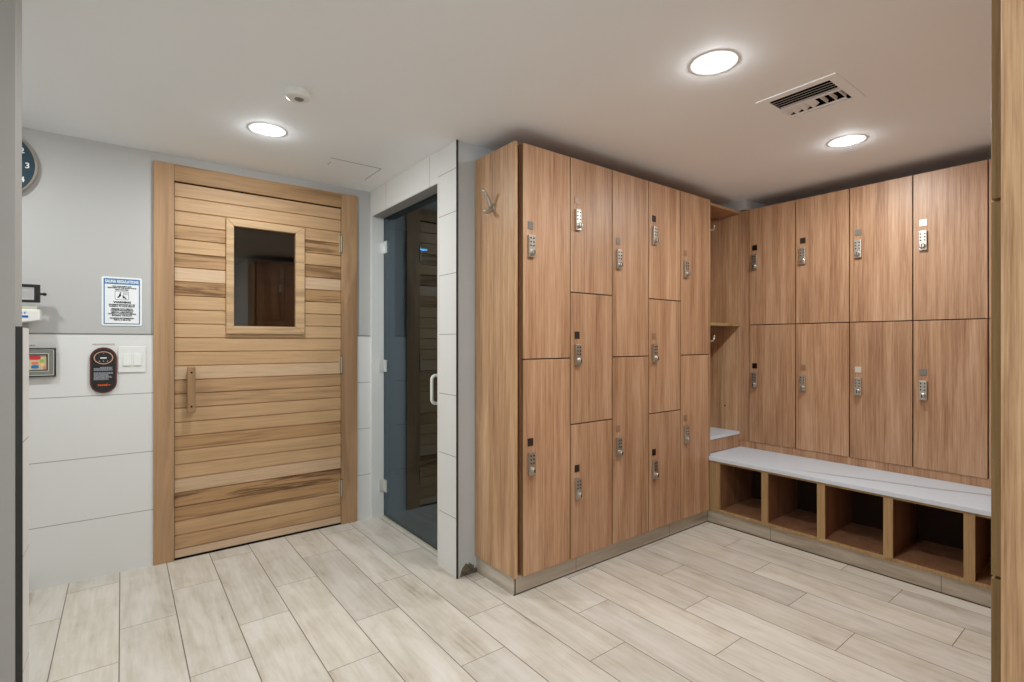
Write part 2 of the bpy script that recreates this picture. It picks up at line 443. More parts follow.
# ------------------------------------------------------------------ plan (metres; camera stands at 0, 0)
CEIL = 2.318
YB = 3.49      # sauna wall
XS = 1.404     # steam wall
YA = 1.953     # faces of the locker row on the back side
WA = 2.325     # wall behind that row
XB = 3.695     # faces of the locker row on the right
WB = 4.06
XL, YF = -1.5, -1.7

# ------------------------------------------------------------------ setting
def struct(name, mb, mats, label, cat, parent=None):
    o = mb.build(name, mats, parent)
    if not parent: tag(o, label, cat, None, 'structure')
    return o

struct('floor', box((XL, YF, -0.05), (WB + 0.1, 4.9, 0)), 'floor', 'pale wood look plank tiles covering the whole floor', 'floor')
q = MB()
VX0, VX1, VY0, VY1 = 2.279, 2.529, 0.852, 1.102
for a, b in (((XL, YF), (VX0, 4.9)), ((VX1, YF), (WB + 0.1, 4.9)), ((VX0, YF), (VX1, VY0)), ((VX0, VY1), (VX1, 4.9))):
    q.box((a[0], a[1], CEIL), (b[0], b[1], CEIL + 0.1))
struct('ceiling', q, 'ceiling', 'smooth warm white painted ceiling with recessed lights', 'ceiling')

# sauna wall with its tiled lower part
DX0, DX1, DZ = 0.19, 1.24, 2.215
q = MB()
q.box((XL, YB, 0), (DX0, YB + 0.1, CEIL)); q.box((DX1, YB, 0), (XS + 0.12, YB + 0.1, CEIL)); q.box((DX0, YB, DZ), (DX1, YB + 0.1, CEIL))
w = struct('wall_back', q, 'paint', 'pale grey painted wall around the sauna door, white tile below', 'wall')
TZ = 1.292
q = MB(); q.box((XL, YB - 0.006, 0), (DX0 - 0.02, YB, TZ)); q.box((DX1 + 0.02, YB - 0.006, 0), (XS, YB, TZ))
tag(struct('tile_wainscot', q, 'tile_x', '', '', w), 'white rectangular wall tiles with thin grey joints')
q = MB(); q.box((XL, YB - 0.009, TZ), (DX0 - 0.02, YB, TZ + 0.004)); q.box((DX1 + 0.02, YB - 0.009, TZ), (XS, YB, TZ + 0.004))
q.build('tile_edge_trim', 'grey_plastic', w)

# steam room wall with the glass door opening
OY0, OY1, OZ, GX = 2.512, 3.458, 2.141, 1.49
q = MB()
q.box((XS, 2.312, 0), (XS + 0.006, 2.42, CEIL)); q.box((XS, 2.42, 0), (XS + 0.12, OY0, CEIL)); q.box((XS, OY1, 0), (XS + 0.12, YB, CEIL), 1); q.box((XS, OY0, OZ), (XS + 0.12, OY1, CEIL))
q.box((XS + 0.006, OY0 + 0.001, OZ - 0.002), (XS + 0.119, OY1 - 0.001, OZ), 2)
w = struct('wall_inner', q, ['tile_y', 'tile_plain', 'soffit'], 'white tiled wall around the smoked glass door', 'wall')
box((XS - 0.003, 2.304, 0), (XS + 0.006, 2.312, CEIL)).build('corner_trim', 'dark_trim', w)
q = MB(); q.box((XS - 0.003, OY0 - 0.012, 0), (XS + 0.01, OY0, OZ)); 
q.build('jamb_trim', 'white_metal', w)
# painted face between the pillar corner and the lockers, running on behind the lockers
w = struct('wall_middle', box((XS + 0.006, 2.312, 0), (WB + 0.1, 2.42, CEIL)), 'paint_cool', 'grey painted wall face between tiled corner and wooden lockers', 'wall')
rr = random.Random(3)
pts = []
for i in range(15):
    f = i / 14; zt = 0.012 + 0.052 * math.sin(PI * min(1, f * 1.05 + 0.12)) ** 0.8 * (0.85 + 0.3 * rr.random())
    pts.append((XS + 0.03 + 0.103 * f, zt))
pts = [(XS + 0.02, 0.001)] + pts + [(XS + 0.137, 0.001)]
q = MB(); q.prism(pts, 1, 2.3118, 2.309)
for i in range(46):
    f = rr.random(); x = XS + 0.035 + 0.095 * f; z = 0.006 + rr.random() * 0.05 * math.sin(PI * (0.1 + 0.85 * f)); r = 0.003 + rr.random() * 0.005
    q.ball((x, 2.3085, z), r, 0, 6, 4, (1, 0.6, 0.8))
tag(q.build('broken_plaster', 'plaster_dirt', w), 'dark crumbling hole at the foot of the wall')

struct('wall_right', box((WB, -0.3, 0), (WB + 0.1, 2.42, CEIL)), 'paint', 'grey wall behind the right hand locker row', 'wall')
struct('wall_bulkhead', box((XB + 0.004, 1.948, 2.24), (WB, 2.312, CEIL)), 'paint', 'small boxed corner between locker tops and ceiling', 'wall')
struct('wall_front', box((1.27, -0.32, 0), (WB + 0.1, -0.2, CEIL)), 'ceiling', 'unseen white wall behind the locker row beside the camera', 'wall')  # this and the next three: unseen walls whitened to bounce more light
struct('wall_hall', box((1.27, YF, 0), (1.37, -0.32, CEIL)), 'ceiling', 'unseen white side wall of the entry behind the camera', 'wall')
struct('wall_rear', box((XL, YF - 0.1, 0), (1.37, YF, CEIL)), 'ceiling', 'unseen white wall closing the entry behind the camera', 'wall')
struct('wall_left', box((XL - 0.1, YF - 0.1, 0), (XL, YB + 0.1, CEIL)), 'ceiling', 'unseen white wall left of the entry beyond the partition', 'wall')
# the partition whose end shows at the left of the picture
q = box((XL, 1.985, 0), (-0.238, 2.105, CEIL), 0, 0.002)
w = struct('wall_partition', q, 'paint_part', 'grey partition end at the left side with tiled lower edge', 'wall')
box((-0.238, 1.99, 0), (-0.223, 2.105, TZ)).build('tile_wainscot', 'tile_end', w)
box((-0.238, 1.985, 0), (-0.2235, 1.99, TZ + 0.002)).build('tile_edge_trim', 'dark_trim', w)

# steam room and sauna rooms seen through their glass
q = MB()
q.box((XS + 0.12, 4.5, 0), (3.6, 4.6, CEIL)); q.box((3.5, 2.42, 0), (3.6, 4.5, CEIL)); q.box((XS + 0.12, 2.42, 0), (3.5, 2.44, CEIL))
q.box((XS + 0.12, YB + 0.1, 0), (XS + 0.16, 4.5, CEIL))
struct('wall_steam_room', q, 'tile_dark', 'dark grey tiled steam room wall behind the smoked glass', 'wall')
q = MB()
q.box((0.0, 4.7, 0), (XS, 4.8, CEIL)); q.box((-0.1, YB + 0.1, 0), (0, 4.8, CEIL)); q.box((XS - 0.1, YB + 0.1, 0), (XS, 4.8, CEIL))
struct('wall_sauna_room', q, 'cedar_inside', 'dark cedar sauna wall behind the small window', 'wall')

# tile plinths
q = MB()
q.box((1.538, 1.985, 0), (3.24, 2.0, 0.09)); q.box((1.53, 1.985, 0), (1.545, 2.311, 0.092))
struct('baseboard_back', q, 'base', 'beige tile plinth below the tall locker row', 'baseboard')
struct('baseboard_right', box((3.238, 0.215, 0), (3.253, 1.984, 0.09)), 'base', 'beige tile plinth below the cubby bench', 'baseboard')
struct('baseboard_front', box((1.275, 0.15, 0), (3.237, 0.165, 0.09)), 'base', 'beige tile plinth below the lockers beside the camera', 'baseboard')

for nm, a, b in (('baseboard_back', (1.528, 1.979, 0.0003), (3.238, 1.9848, 0.004)), ('baseboard_right', (3.231, 0.215, 0.0003), (3.2378, 1.979, 0.004))):  # dark strips: joint dirt with the contact shade put into the colour
    box(a, b).build('grout_shade_line', 'grout_dirt_shade', bpy.data.objects[nm])

# ------------------------------------------------------------------ sauna door
d1 = thing('door_1', (0.2, 3.47, 0), 'light cedar plank sauna door with small dark window', 'door', None, 0, 'structure')
def at(o):  # local shift for parts given in world metres
    return tuple(-c for c in o.location)
LX0, LX1, LZ0, LZ1, LY = 0.239, 1.190, 0.012, 2.166, 3.484
WO = (0.496, 0.949, 1.299, 1.998); WI = (0.538, 0.894, 1.347, 1.953)
tones = [(.35, .2, .2), (.3, .15, .15), (.32, .2, .1), (.5, .9, 0), (.3, .25, .1), (.55, .7, 0), (.12, .15, .75), (.6, .9, 0), (.18, .15, .1), (.2, .15, .1), (.15, .15, .15), (.2, .1, .1), (.25, .15, .05),
         (.18, .12, .55), (.5, .35, .1), (.42, .4, .1), (.2, .15, .1), (.22, .25, .05), (.55, .55, 0), (.2, .15, .05), (.2, .12, .1), (.25, .15, .6), (.6, 1.3, 0), (.6, .6, 0), (.25, .25, .05), (.36, .35, .05)]
q = MB()
zt = LZ1; zb0 = 0.058; pitch = (LZ1 - zb0) / 26
def board(x0, x1, z0, z1, t):
    g = 0.0042; c = 0.008
    prof = [(LY + 0.03, z0), (LY + c, z0), (LY, z0 + g), (LY, z1 - g), (LY + c, z1), (LY + 0.03, z1)]
    q.prism(prof, 0, x0, x1, 0, t)
for i, t in enumerate(tones):
    z1 = LZ1 - pitch * i; z0 = z1 - pitch
    a, b = WI[2] - 0.02, WI[3] + 0.02
    if z1 > a and z0 < b:
        for (u0, u1) in ((LX0, WI[0] - 0.01), (WI[1] + 0.01, LX1)): board(u0, u1, z0, z1, t)
        if z1 > b: board(WI[0] - 0.01, WI[1] + 0.01, b, z1, t)
        if z0 < a: board(WI[0] - 0.01, WI[1] + 0.01, z0, a, t)
    else: board(LX0, LX1, z0, z1, t)
q.box((LX0, LY - 0.001, LZ0), (LX1, LY + 0.03, zb0 - 0.001), 0, (.1, .12, .8))
q.build('door_leaf', 'cedar_boards', d1, at(d1))
q = MB()
q.box((0.140, 3.470, 0), (0.236, YB + 0.02, 2.266), 0, None, 0.002); q.box((1.193, 3.470, 0), (1.302, YB + 0.02, 2.266), 0, None, 0.002)
q.box((0.2365, 3.4705, 2.171), (1.1925, YB + 0.02, 2.2655), 1, None, 0.002)
q.box((0.236, 3.4875, 0), (0.2385, 3.52, 2.171), 2); q.box((1.1905, 3.4875, 0), (1.193, 3.52, 2.171), 2); q.box((0.236, 3.489, 2.167), (1.193, 3.52, 2.171), 2)
q.build('door_casing', ['cedar_v', 'cedar_h', 'dark_gap'], d1, at(d1))
box((0.236, 3.480, 0.0), (1.193, 3.515, 0.006)).build('door_sill', 'dark_gap', d1, at(d1))
# mitred trim round the window
q = MB(); o_, i_ = WO, WI
c = [(o_[0], o_[2]), (o_[1], o_[2]), (o_[1], o_[3]), (o_[0], o_[3])]; e = [(i_[0], i_[2]), (i_[1], i_[2]), (i_[1], i_[3]), (i_[0], i_[3])]
for k in range(4):
    k2 = (k + 1) % 4
    q.prism([c[k], c[k2], e[k2], e[k]], 1, 3.462, LY + 0.02)
wf = q.build('window_frame', 'cedar_frame', d1, at(d1)); bev(wf, 0.003)
box((WI[0] - 0.008, 3.492, WI[2] - 0.018), (WI[1] + 0.008, 3.500, WI[3] + 0.018)).build('window_pane', 'glass_bronze', d1, at(d1))
# wooden pull on two stand-offs
q = MB()
hx0, hx1 = 0.296, 0.336
q.box((hx0, 3.425, 0.845), (hx1, 3.447, 1.108), 0, None, 0.006)
q.box((hx0 + 0.004, 3.445, 0.862), (hx1 - 0.004, LY + 0.002, 0.902)); q.box((hx0 + 0.004, 3.445, 1.052), (hx1 - 0.004, LY + 0.002, 1.092))
for z in (0.88, 1.075): q.disc(((hx0 + hx1) / 2, 3.4245, z), 0.0055, 'Y', 14, 1)
tag(q.build('pull_handle', ['cedar_handle', 'dark_gap'], d1, at(d1)), 'darker wooden pull handle with two screw holes')
for z in (1.92, 1.093, 0.250):
    q = MB(); q.box((1.1865, 3.4625, z - 0.058), (1.1945, 3.4700, z + 0.058), 0, None, 0.0015); q.box((1.1845, 3.4690, z - 0.062), (1.1985, 3.4705, z + 0.062), 1)
    
    q.box((1.178, 3.4800, z - 0.058), (1.205, 3.4835, z + 0.058), 0); q.box((1.1895, 3.468, z - 0.058), (1.1935, 3.483, z + 0.058))
    tag(q.build('hinge', ['brass', 'dark_gap'], d1, at(d1)), 'pale brass hinge')

# ------------------------------------------------------------------ glass door of the steam room
d2 = thing('door_2', (GX, 2.985, 0), 'frameless smoked glass door with pale pull handle', 'door', None, 0, 'structure')
box((GX, OY0 + 0.006, 0.012), (GX + 0.01, OY1 - 0.006, OZ - 0.004)).build('glass_pane', 'glass_smoke', d2, at(d2))
q = MB(); q.box((GX - 0.012, OY0 + 0.002, 0), (GX + 0.028, OY1 - 0.002, 0.006)); q.build('door_sill', 'pale_grey', d2, at(d2))
q = MB(); q.tube([(GX + 0.005, OY0 + 0.004, 0.01), (GX + 0.005, OY1 - 0.004, 0.01)], 0.003, 8); q.build('bottom_seal', 'black', d2, at(d2))
box((GX + 0.001, OY1 - 0.006, 0.012), (GX + 0.009, OY1 - 0.001, OZ - 0.004)).build('edge_seal', 'black', d2, at(d2))
hy = 2.66
q = MB(); pth = []
for k in range(7): a = PI / 2 * k / 6; pth.append((GX - 0.038 + 0.022 * (1 - math.sin(a)) - 0.022 + 0.022 * 0, hy, 1.055 - 0.0))
pth = [(GX + 0.001, hy, 1.052)] + [(GX - 0.020 - 0.024 * math.sin(PI / 2 * k / 6), hy, 1.052 - 0.024 * (1 - math.cos(PI / 2 * k / 6))) for k in range(7)]
pth += [(GX - 0.044, hy, 0.97)]
pth += [(p[0], p[1], 1.94 - p[2]) for p in reversed(pth[:-1])]
q.tube(pth, 0.0095, 12)
tag(q.build('pull_handle', 'white_metal', d2, at(d2)), 'pale metal pull handle')
for z in (1.925, 1.08, 0.225):
    q = MB(); q.box((GX - 0.006, OY1 - 0.062, z - 0.043), (GX, OY1 - 0.010, z + 0.043), 0, None, 0.0015); q.box((GX + 0.01, OY1 - 0.062, z - 0.043), (GX + 0.016, OY1 - 0.010, z + 0.043), 0, None, 0.0015)
    q.tube([(GX + 0.003, OY1 - 0.008, z - 0.043), (GX + 0.003, OY1 - 0.008, z + 0.043)], 0.008, 12)
    q.box((GX - 0.03, OY1 - 0.005, z - 0.043), (GX + 0.028, OY1 - 0.0005, z + 0.043))
    tag(q.build('hinge', 'steel', d2, at(d2)), 'steel glass door hinge')
# blue lamp inside the steam room
t = thing('steam_room_lamp', (1.98, 3.78, 2.015), 'small glowing blue light inside the glass door room', 'lamp')
q = MB(); q.lathe([(0.0, 0), (0.03, 0), (0.034, 0.012), (0.034, 0.30), (0.0, 0.30)], (0, 0, 0), 'Z', 20); q.build('lamp_body', 'grey_plastic', t)
q = MB(); q.ball((0, 0, 0.0), 0.022, 0, 14, 8, (1.5, 1, 0.5)); q.build('lens', 'led_blue', t)

# ------------------------------------------------------------------ lockers
LOCK = {}
def lock_mesh():
    if 'm' in LOCK: return LOCK['m']
    q = MB()
    q.box((-0.0195, -0.016, -0.113), (0.0195, -0.0005, 0.0), 0, None, 0.003)
    for r in range(3):
        for c_ in (-1, 1):
            q.lathe([(0.0, -0.0185), (0.0036, -0.0185), (0.0042, -0.016)], (c_ * 0.0095, 0, -0.017 - r * 0.0185), 'Y', 10, 1)
    q.lathe([(0.0, -0.034), (0.0105, -0.034), (0.0125, -0.031), (0.0125, -0.022), (0.0155, -0.020), (0.0155, -0.016)], (0.0, 0, -0.088), 'Y', 20, 0)
    q.box((-0.0022, -0.0355, -0.097), (0.0022, -0.0335, -0.079), 1)
    LOCK['m'] = q.mesh('keypad_lock', ['nickel', 'black'])
    q = MB(); q.box((-0.0175, -0.003, -0.038), (0.0175, -0.0003, 0.0), 0, None, 0.0008)
    LOCK['p'] = q.mesh('number_plate', ['plate_dark'])
    return LOCK['m']
DOORS = {}
def door_mesh(w, h):
    k = (round(w, 3), round(h, 3))
    if k not in DOORS:
        q = MB(); q.box((0, 0, 0), (w, 0.018, h), 0, None, 0.0012)
        for i, f in enumerate(q.f):
            if sum(q.v[j][1] for j in f) / len(f) > 0.0006: q.mi[i] = 1
        DOORS[k] = q.mesh('locker_door', ['laminate', 'door_edge'])
    return DOORS[k]
CARC = {}
def carcass_mesh(w, z0, z1, depth):
    k = (round(w, 3), round(z0, 3), round(z1, 3))
    if k not in CARC:
        q = MB(); t_ = 0.016; y0 = 0.022
        q.box((0.0005, y0, z0), (t_, depth, z1)); q.box((w - t_, y0, z0), (w - 0.0005, depth, z1))
        q.box((t_, y0, z1 - t_), (w - t_, depth, z1)); q.box((t_, y0, z0), (w - t_, depth, z0 + t_))
        q.box((t_, depth - 0.008, z0 + t_), (w - t_, depth, z1 - t_))
        CARC[k] = q.mesh('locker_carcass', ['inner'])
    return CARC[k]
def locker(name, loc, rz, w, z0, z1, gaps, tops, plates, label, group, depth=0.33, lx=0.050):
    lock_mesh()
    r = thing(name, loc, label, 'locker', group, rz)
    link('locker_carcass', carcass_mesh(w, z0, z1, depth), r)
    ed = [z1] + sorted(gaps, reverse=True) + [z0]
    g = 0.0028
    for i in range(len(ed) - 1):
        a = ed[i + 1] + (g if i < len(ed) - 2 else 0); b = ed[i] - (g if i > 0 else 0)
        d = link('locker_door', door_mesh(w - 2 * g, b - a), r, (g, 0, a))
        link('keypad_lock', LOCK['m'], d, (lx - g, 0, tops[i] - a))
        p = link('number_plate', LOCK['p'], d, (lx - g - 0.001, 0, tops[i] + 0.068 - a))
        p.material_slots[0].link = 'OBJECT'; p.material_slots[0].material = M['plate_' + plates[i]]
    return r
PW = 0.3306
xA = [1.557 + PW * i for i in range(6)]
Z0, Z1 = 0.095, 2.232
two = dict(gaps=[1.1645], tops=[1.782, 0.703]); three = dict(gaps=[1.515, 0.811], tops=[1.960, 1.238, 0.523])
gA = 'tall lockers standing right of the glass door'
locker('two_door_locker', (xA[0] + 0.007, YA, 0), 0, PW - 0.007, Z0, Z1, two['gaps'], two['tops'], ['grey', 'dark'], 'two-door wood locker column at the outer corner beside the hooked end panel', gA)
locker('three_door_locker', (xA[1], YA, 0), 0, PW, Z0, Z1, three['gaps'], three['tops'], ['tan', 'dark', 'dark'], 'three-door wood locker column second from the hooked end panel', gA)
locker('two_door_locker', (xA[2], YA, 0), 0, PW, Z0, Z1, two['gaps'], two['tops'], ['grey', 'tan'], 'two-door wood locker column between the pair of three-door columns', gA)
locker('three_door_locker', (xA[3], YA, 0), 0, PW, Z0, Z1, three['gaps'], three['tops'], ['dark', 'tan', 'black'], 'three-door wood locker column second from the open corner shelves', gA)
locker('two_door_locker', (xA[4], YA, 0), 0, PW - 0.002, Z0, Z1, two['gaps'], two['tops'], ['tan', 'tan'], 'two-door wood locker column right against the open corner shelves', gA)
# end panel with rounded front edge
def end_panel(name, x0, x1, y0, y1, z0, z1, label, mat='laminate_end'):
    t = thing(name, (x0, min(y0, y1), z0), label, 'panel')
    q = MB(); q.box((x0, y0, z0), (x1, y1, z1), 0, None, 0.003)
    q.build('panel_board', mat, t, at(t))
    return t
end_panel('locker_end_panel', 1.517, 1.5355, 1.956, 2.311, 0.093, Z1, 'tall grained wood end panel with a coat hook, beside the white pillar')
# right hand row, facing the entry
PB = 0.3288
yB = [1.926 - PB * i for i in range(6)]
bt = dict(gaps=[1.376], tops=[1.894, 1.026])
gB = 'lockers above the stone bench'
bl = ['two-door wall locker above bench, next to the open corner shelves', 'two-door wall locker above bench, second from the open corner shelves',
      'two-door wall locker above bench, third from open corner shelves, pale lower plate', 'two-door wall locker above bench with a white painted reflection on its upper plate',
      'two-door wall locker above bench hidden behind the near wood panel']
bp = [['black', 'black'], ['dark', 'tan'], ['grey', 'light'], ['white', 'grey'], ['dark', 'dark']]
for i in range(5):
    locker('two_door_locker', (XB, yB[i], 0), -PI / 2, PB, 0.513, Z1, bt['gaps'], bt['tops'], bp[i], bl[i], gB, 0.35, 0.045 if i == 0 else 0.05)
# filler strips and the ledge under that row
t = thing('locker_ledge', (XB, 1.1, 0.462), 'wooden strip between stone bench top and the locker doors', 'trim')
q = MB(); q.box((XB + 0.004, yB[5] - 0.005, 0.463), (XB + 0.022, 2.006, 0.511)); q.build('ledge_board', 'laminate', t, at(t))
t = thing('locker_filler_strip', (XB, 1.97, 0.513), 'narrow upright wood strip between open corner shelves and lockers', 'trim')
q = MB(); q.box((XB + 0.003, 1.929, 0.513), (XB + 0.020, 2.010, Z1), 0, None, 0.001); q.build('strip_board', 'laminate', t, at(t))
# row beside the camera, facing the tall row
gC = 'lockers beside the camera'
XC, YC = 1.267, 0.210
end_panel('locker_end_panel', XC, XC + 0.018, -0.185, 0.193, 0.0, 2.232, 'bright grained wood panel edge at the right side of the picture', 'laminate_lit')
cl = ['three-door wood locker at the near right edge, only its door edges showing', 'two-door wood locker second along the near right row, seen in the sauna window']
for i in range(6):
    kk = three if i % 2 == 0 else two
    lab = cl[i] if i < 2 else 'wood locker column in the near right row, %s from its end panel' % ['third', 'fourth', 'fifth', 'sixth'][i - 2]
    w_ = PW - 0.006
    locker('three_door_locker' if i % 2 == 0 else 'two_door_locker', (XC + 0.023 + w_ * (i + 1), YC, 0), PI, w_, Z0, Z1, kk['gaps'], kk['tops'], ['grey', 'dark', 'dark'], lab, gC, 0.36)

# ------------------------------------------------------------------ bench with shoe cubbies
t = thing('cubby_bench', (3.45, 1.1, 0), 'long wooden bench with shoe cubbies below a white stone top', 'bench')
BX = 3.222; by0, by1 = 0.216, 1.984
dv = [1.904 - 0.326 * i for i in range(6)]
q = MB(); q.box((3.208, by0, 0.4365), (XB + 0.024, by1 + 0.016, 0.4625), 0, None, 0.003)
tag(q.build('stone_top', 'quartz', t, at(t)), 'white stone bench top with one grey vein')
for i, y in enumerate(dv):
    a, b = y - 0.021, y + 0.021
    if i == 0: b = by1
    if i == 5: a = by0
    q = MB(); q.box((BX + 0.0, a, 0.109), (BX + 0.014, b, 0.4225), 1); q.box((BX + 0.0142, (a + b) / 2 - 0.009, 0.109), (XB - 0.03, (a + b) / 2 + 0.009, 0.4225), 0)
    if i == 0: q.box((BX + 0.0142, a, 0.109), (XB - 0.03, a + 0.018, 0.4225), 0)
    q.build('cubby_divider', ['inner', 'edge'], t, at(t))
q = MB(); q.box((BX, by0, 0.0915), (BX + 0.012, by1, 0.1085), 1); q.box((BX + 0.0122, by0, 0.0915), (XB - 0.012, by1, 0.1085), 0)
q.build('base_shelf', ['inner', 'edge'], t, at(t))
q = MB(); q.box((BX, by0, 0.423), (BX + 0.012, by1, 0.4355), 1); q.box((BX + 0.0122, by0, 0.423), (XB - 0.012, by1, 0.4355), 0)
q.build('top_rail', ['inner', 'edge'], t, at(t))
box((XB - 0.029, by0, 0.109), (XB - 0.012, by1, 0.4225)).build('back_panel', 'shaded_back', t, at(t))

# ------------------------------------------------------------------ open corner shelves
NX0, NX1 = 3.212, XB + 0.02
t = thing('corner_shelf_unit', (3.45, 2.15, 0.46), 'open wooden corner unit with one shelf and white stone seat', 'shelf')
NY = 2.012
box((NX0 + 0.001, YA + 0.002, 0.464), (NX0 + 0.014, 2.311, 2.232)).build('side_panel', 'laminate_end', t, at(t))
q = box((XB, NY, 0.464), (XB + 0.018, 2.311, 2.232)); q.ball((XB - 0.0005, 2.115, 0.76), 0.006, 1, 10, 6, (0.4, 1, 1)); q.build('side_panel', ['laminate_end', 'dark_gap'], t, at(t))
box((NX0 + 0.015, 2.299, 0.464), (XB - 0.001, 2.311, 2.232)).build('back_panel', 'inner', t, at(t))
box((NX0 + 0.015, 1.99, 2.214), (XB - 0.001, 2.298, 2.232)).build('top_panel', 'laminate_end', t, at(t))
q = MB(); q.box((NX0 + 0.015, 1.995, 1.368), (XB - 0.001, 2.298, 1.388)); bev(q.build('shelf', 'edge', t, at(t)), 0.001)
q = MB(); q.box((NX0 + 0.015, 1.996, 0.558), (XB - 0.001, 2.298, 0.578)); tag(q.build('seat_slab', 'quartz', t, at(t)), 'white stone seat')
box((NX0 + 0.015, 2.002, 0.464), (XB - 0.001, 2.018, 0.557)).build('riser', 'laminate', t, at(t))

# ------------------------------------------------------------------ coat hooks
def coat_hook(loc, rz, s, label, group=None, single=False):
    r = thing('coat_hook', loc, label, 'hook', group, rz)
    q = MB()   # base plate on the plane y = 0, prongs out along -y
    q.lathe([(0.0, -0.012 * s), (0.013 * s, -0.012 * s), (0.019 * s, -0.008 * s), (0.021 * s, -0.0004)], (0, 0, 0), 'Y', 24)
    q.build('mounting_plate', 'nickel', r)
    def prong(pts, rad, br):
        q = MB(); q.tube([tuple(c * s for c in p) for p in pts], [x * s for x in rad], 12)
        q.ball(tuple(c * s for c in pts[-1]), br * s, 0); q.build('prong', 'nickel', r)
    if single:
        prong([(0, -0.013, -0.002), (0, -0.035, -0.009), (0, -0.062, -0.012), (0, -0.082, -0.003), (0, -0.090, 0.014), (0, -0.090, 0.024)], [0.0085, 0.008, 0.0072, 0.0065, 0.006, 0.006], 0.0090)
        return r
    prong([(0, -0.014, 0.004), (0, -0.020, 0.012), (0, -0.026, 0.026), (0, -0.034, 0.044), (0, -0.045, 0.062), (0, -0.060, 0.077)], [0.011, 0.0105, 0.0095, 0.0085, 0.0078, 0.0072], 0.0090)
    prong([(0, -0.014, -0.004), (0, -0.020, -0.014), (0, -0.030, -0.026), (0, -0.042, -0.030), (0, -0.052, -0.024)], [0.011, 0.0105, 0.0095, 0.0085, 0.0078], 0.0115)
    return r
coat_hook((1.517, 2.137, 1.940), -PI / 2, 1.0, 'large two-pronged metal coat hook on the end panel beside the pillar')
coat_hook((NX0 + 0.014, 1.980, 2.043), PI / 2, 1.0, 'small metal hook in the open corner unit, above its shelf', 'hooks in the corner unit', True)
coat_hook((NX0 + 0.014, 1.980, 1.266), PI / 2, 1.0, 'small metal hook in the open corner unit, below its shelf', 'hooks in the corner unit', True)

# ------------------------------------------------------------------ ceiling fittings
def downlight(x, y, label, lens='lens'):
    r = thing('recessed_downlight', (x, y, CEIL), label, 'ceiling light', 'recessed ceiling lights')
    q = MB(); q.lathe([(0.0505, -0.0022), (0.060, -0.0014), (0.0845, -0.0012), (0.0875, 0.0)], (0, 0, 0), 'Z', 48)
    q.build('trim_ring', 'ceiling', r)
    q = MB(); q.lathe([(0.0, -0.0095), (0.018, -0.0090), (0.034, -0.0072), (0.044, -0.0050), (0.0515, -0.0024)], (0, 0, 0), 'Z', 48); q.build('lens', lens, r)
downlight(1.798, 1.074, 'lit round ceiling light left of the ceiling vent')
downlight(3.057, 1.061, 'lit round ceiling light nearest the right wall lockers')
downlight(0.582, 2.782, 'lit round ceiling light in front of the sauna door')
downlight(0.55, 1.07, 'round ceiling light overhead in front of the camera')
downlight(-0.70, 2.78, 'round ceiling light over the scale behind the partition', 'lens_dim')
downlight(0.2, -0.6, 'unseen fill light added in the entry behind the camera')  # added lamp out of view, evens out the room with fill light

r = thing('smoke_detector', (0.593, 2.272, CEIL), 'small round white smoke detector on the ceiling', 'smoke detector')
q = MB(); q.lathe([(0.0, -0.034), (0.040, -0.034), (0.047, -0.031), (0.052, -0.022), (0.053, -0.007), (0.049, -0.006), (0.049, 0.0)], (0, 0, 0), 'Z', 40); q.build('detector_body', 'white_plastic', r)
q = MB(); q.lathe([(0.0, -0.0365), (0.017, -0.0365), (0.020, -0.034)], (0.006, 0, 0), 'Z', 24); tag(q.build('sensor_window', 'grey_plastic', r), 'grey sensor disc')

r = thing('ceiling_vent', (2.404, 0.977, CEIL), 'square white ceiling air vent with dark slots', 'air vent')
q = MB(); O = 0.161; I = 0.122
for (a, b) in (((-O, -O), (O, -I)), ((-O, I), (O, O)), ((-O, -I), (-I, I)), ((I, -I), (O, I))): q.box((a[0], a[1], -0.0040), (b[0], b[1], -0.0005))
q.build('vent_frame', 'ceiling', r)
q = MB(); B_ = 0.1245
q.box((-B_, -B_, 0.09), (B_, B_, 0.098)); 
for (a, b) in (((-B_, -B_), (-B_ + 0.002, B_)), ((B_ - 0.002, -B_), (B_, B_)), ((-B_ + 0.002, -B_), (B_ - 0.002, -B_ + 0.002)), ((-B_ + 0.002, B_ - 0.002), (B_ - 0.002, B_))): q.box((a[0], a[1], 0.0), (b[0], b[1], 0.09))
q.build('duct_box', 'dark_gap', r)
for k in range(4):
    x = -0.104 + 0.0225 * k; q = MB()
    q.prism([(x + 0.012, 0.0005), (x + 0.0145, 0.0005), (x + 0.0025, -0.006), (x, -0.006)], 1, -0.121, 0.121); q.build('slat', 'ceiling', r)
box((-0.012, -0.1215, -0.005), (0.004, 0.1215, 0.006)).build('centre_bar', 'ceiling', r)
for k in range(7):
    y = -0.112 + 0.036 * k; q = MB(); tl = 0.006 if k < 3 else 0.027
    q.prism([(y, 0.010), (y + 0.0025, 0.010), (y + tl, -0.005), (y + tl - 0.003, -0.006)], 0, 0.005, 0.088); q.build('deflector', 'ceiling', r)
q = MB(); q.prism([(0.089, -0.006), (0.120, -0.001), (0.120, 0.001), (0.089, -0.003)], 1, -0.105, 0.1215); q.build('damper_strip', 'ceiling', r)

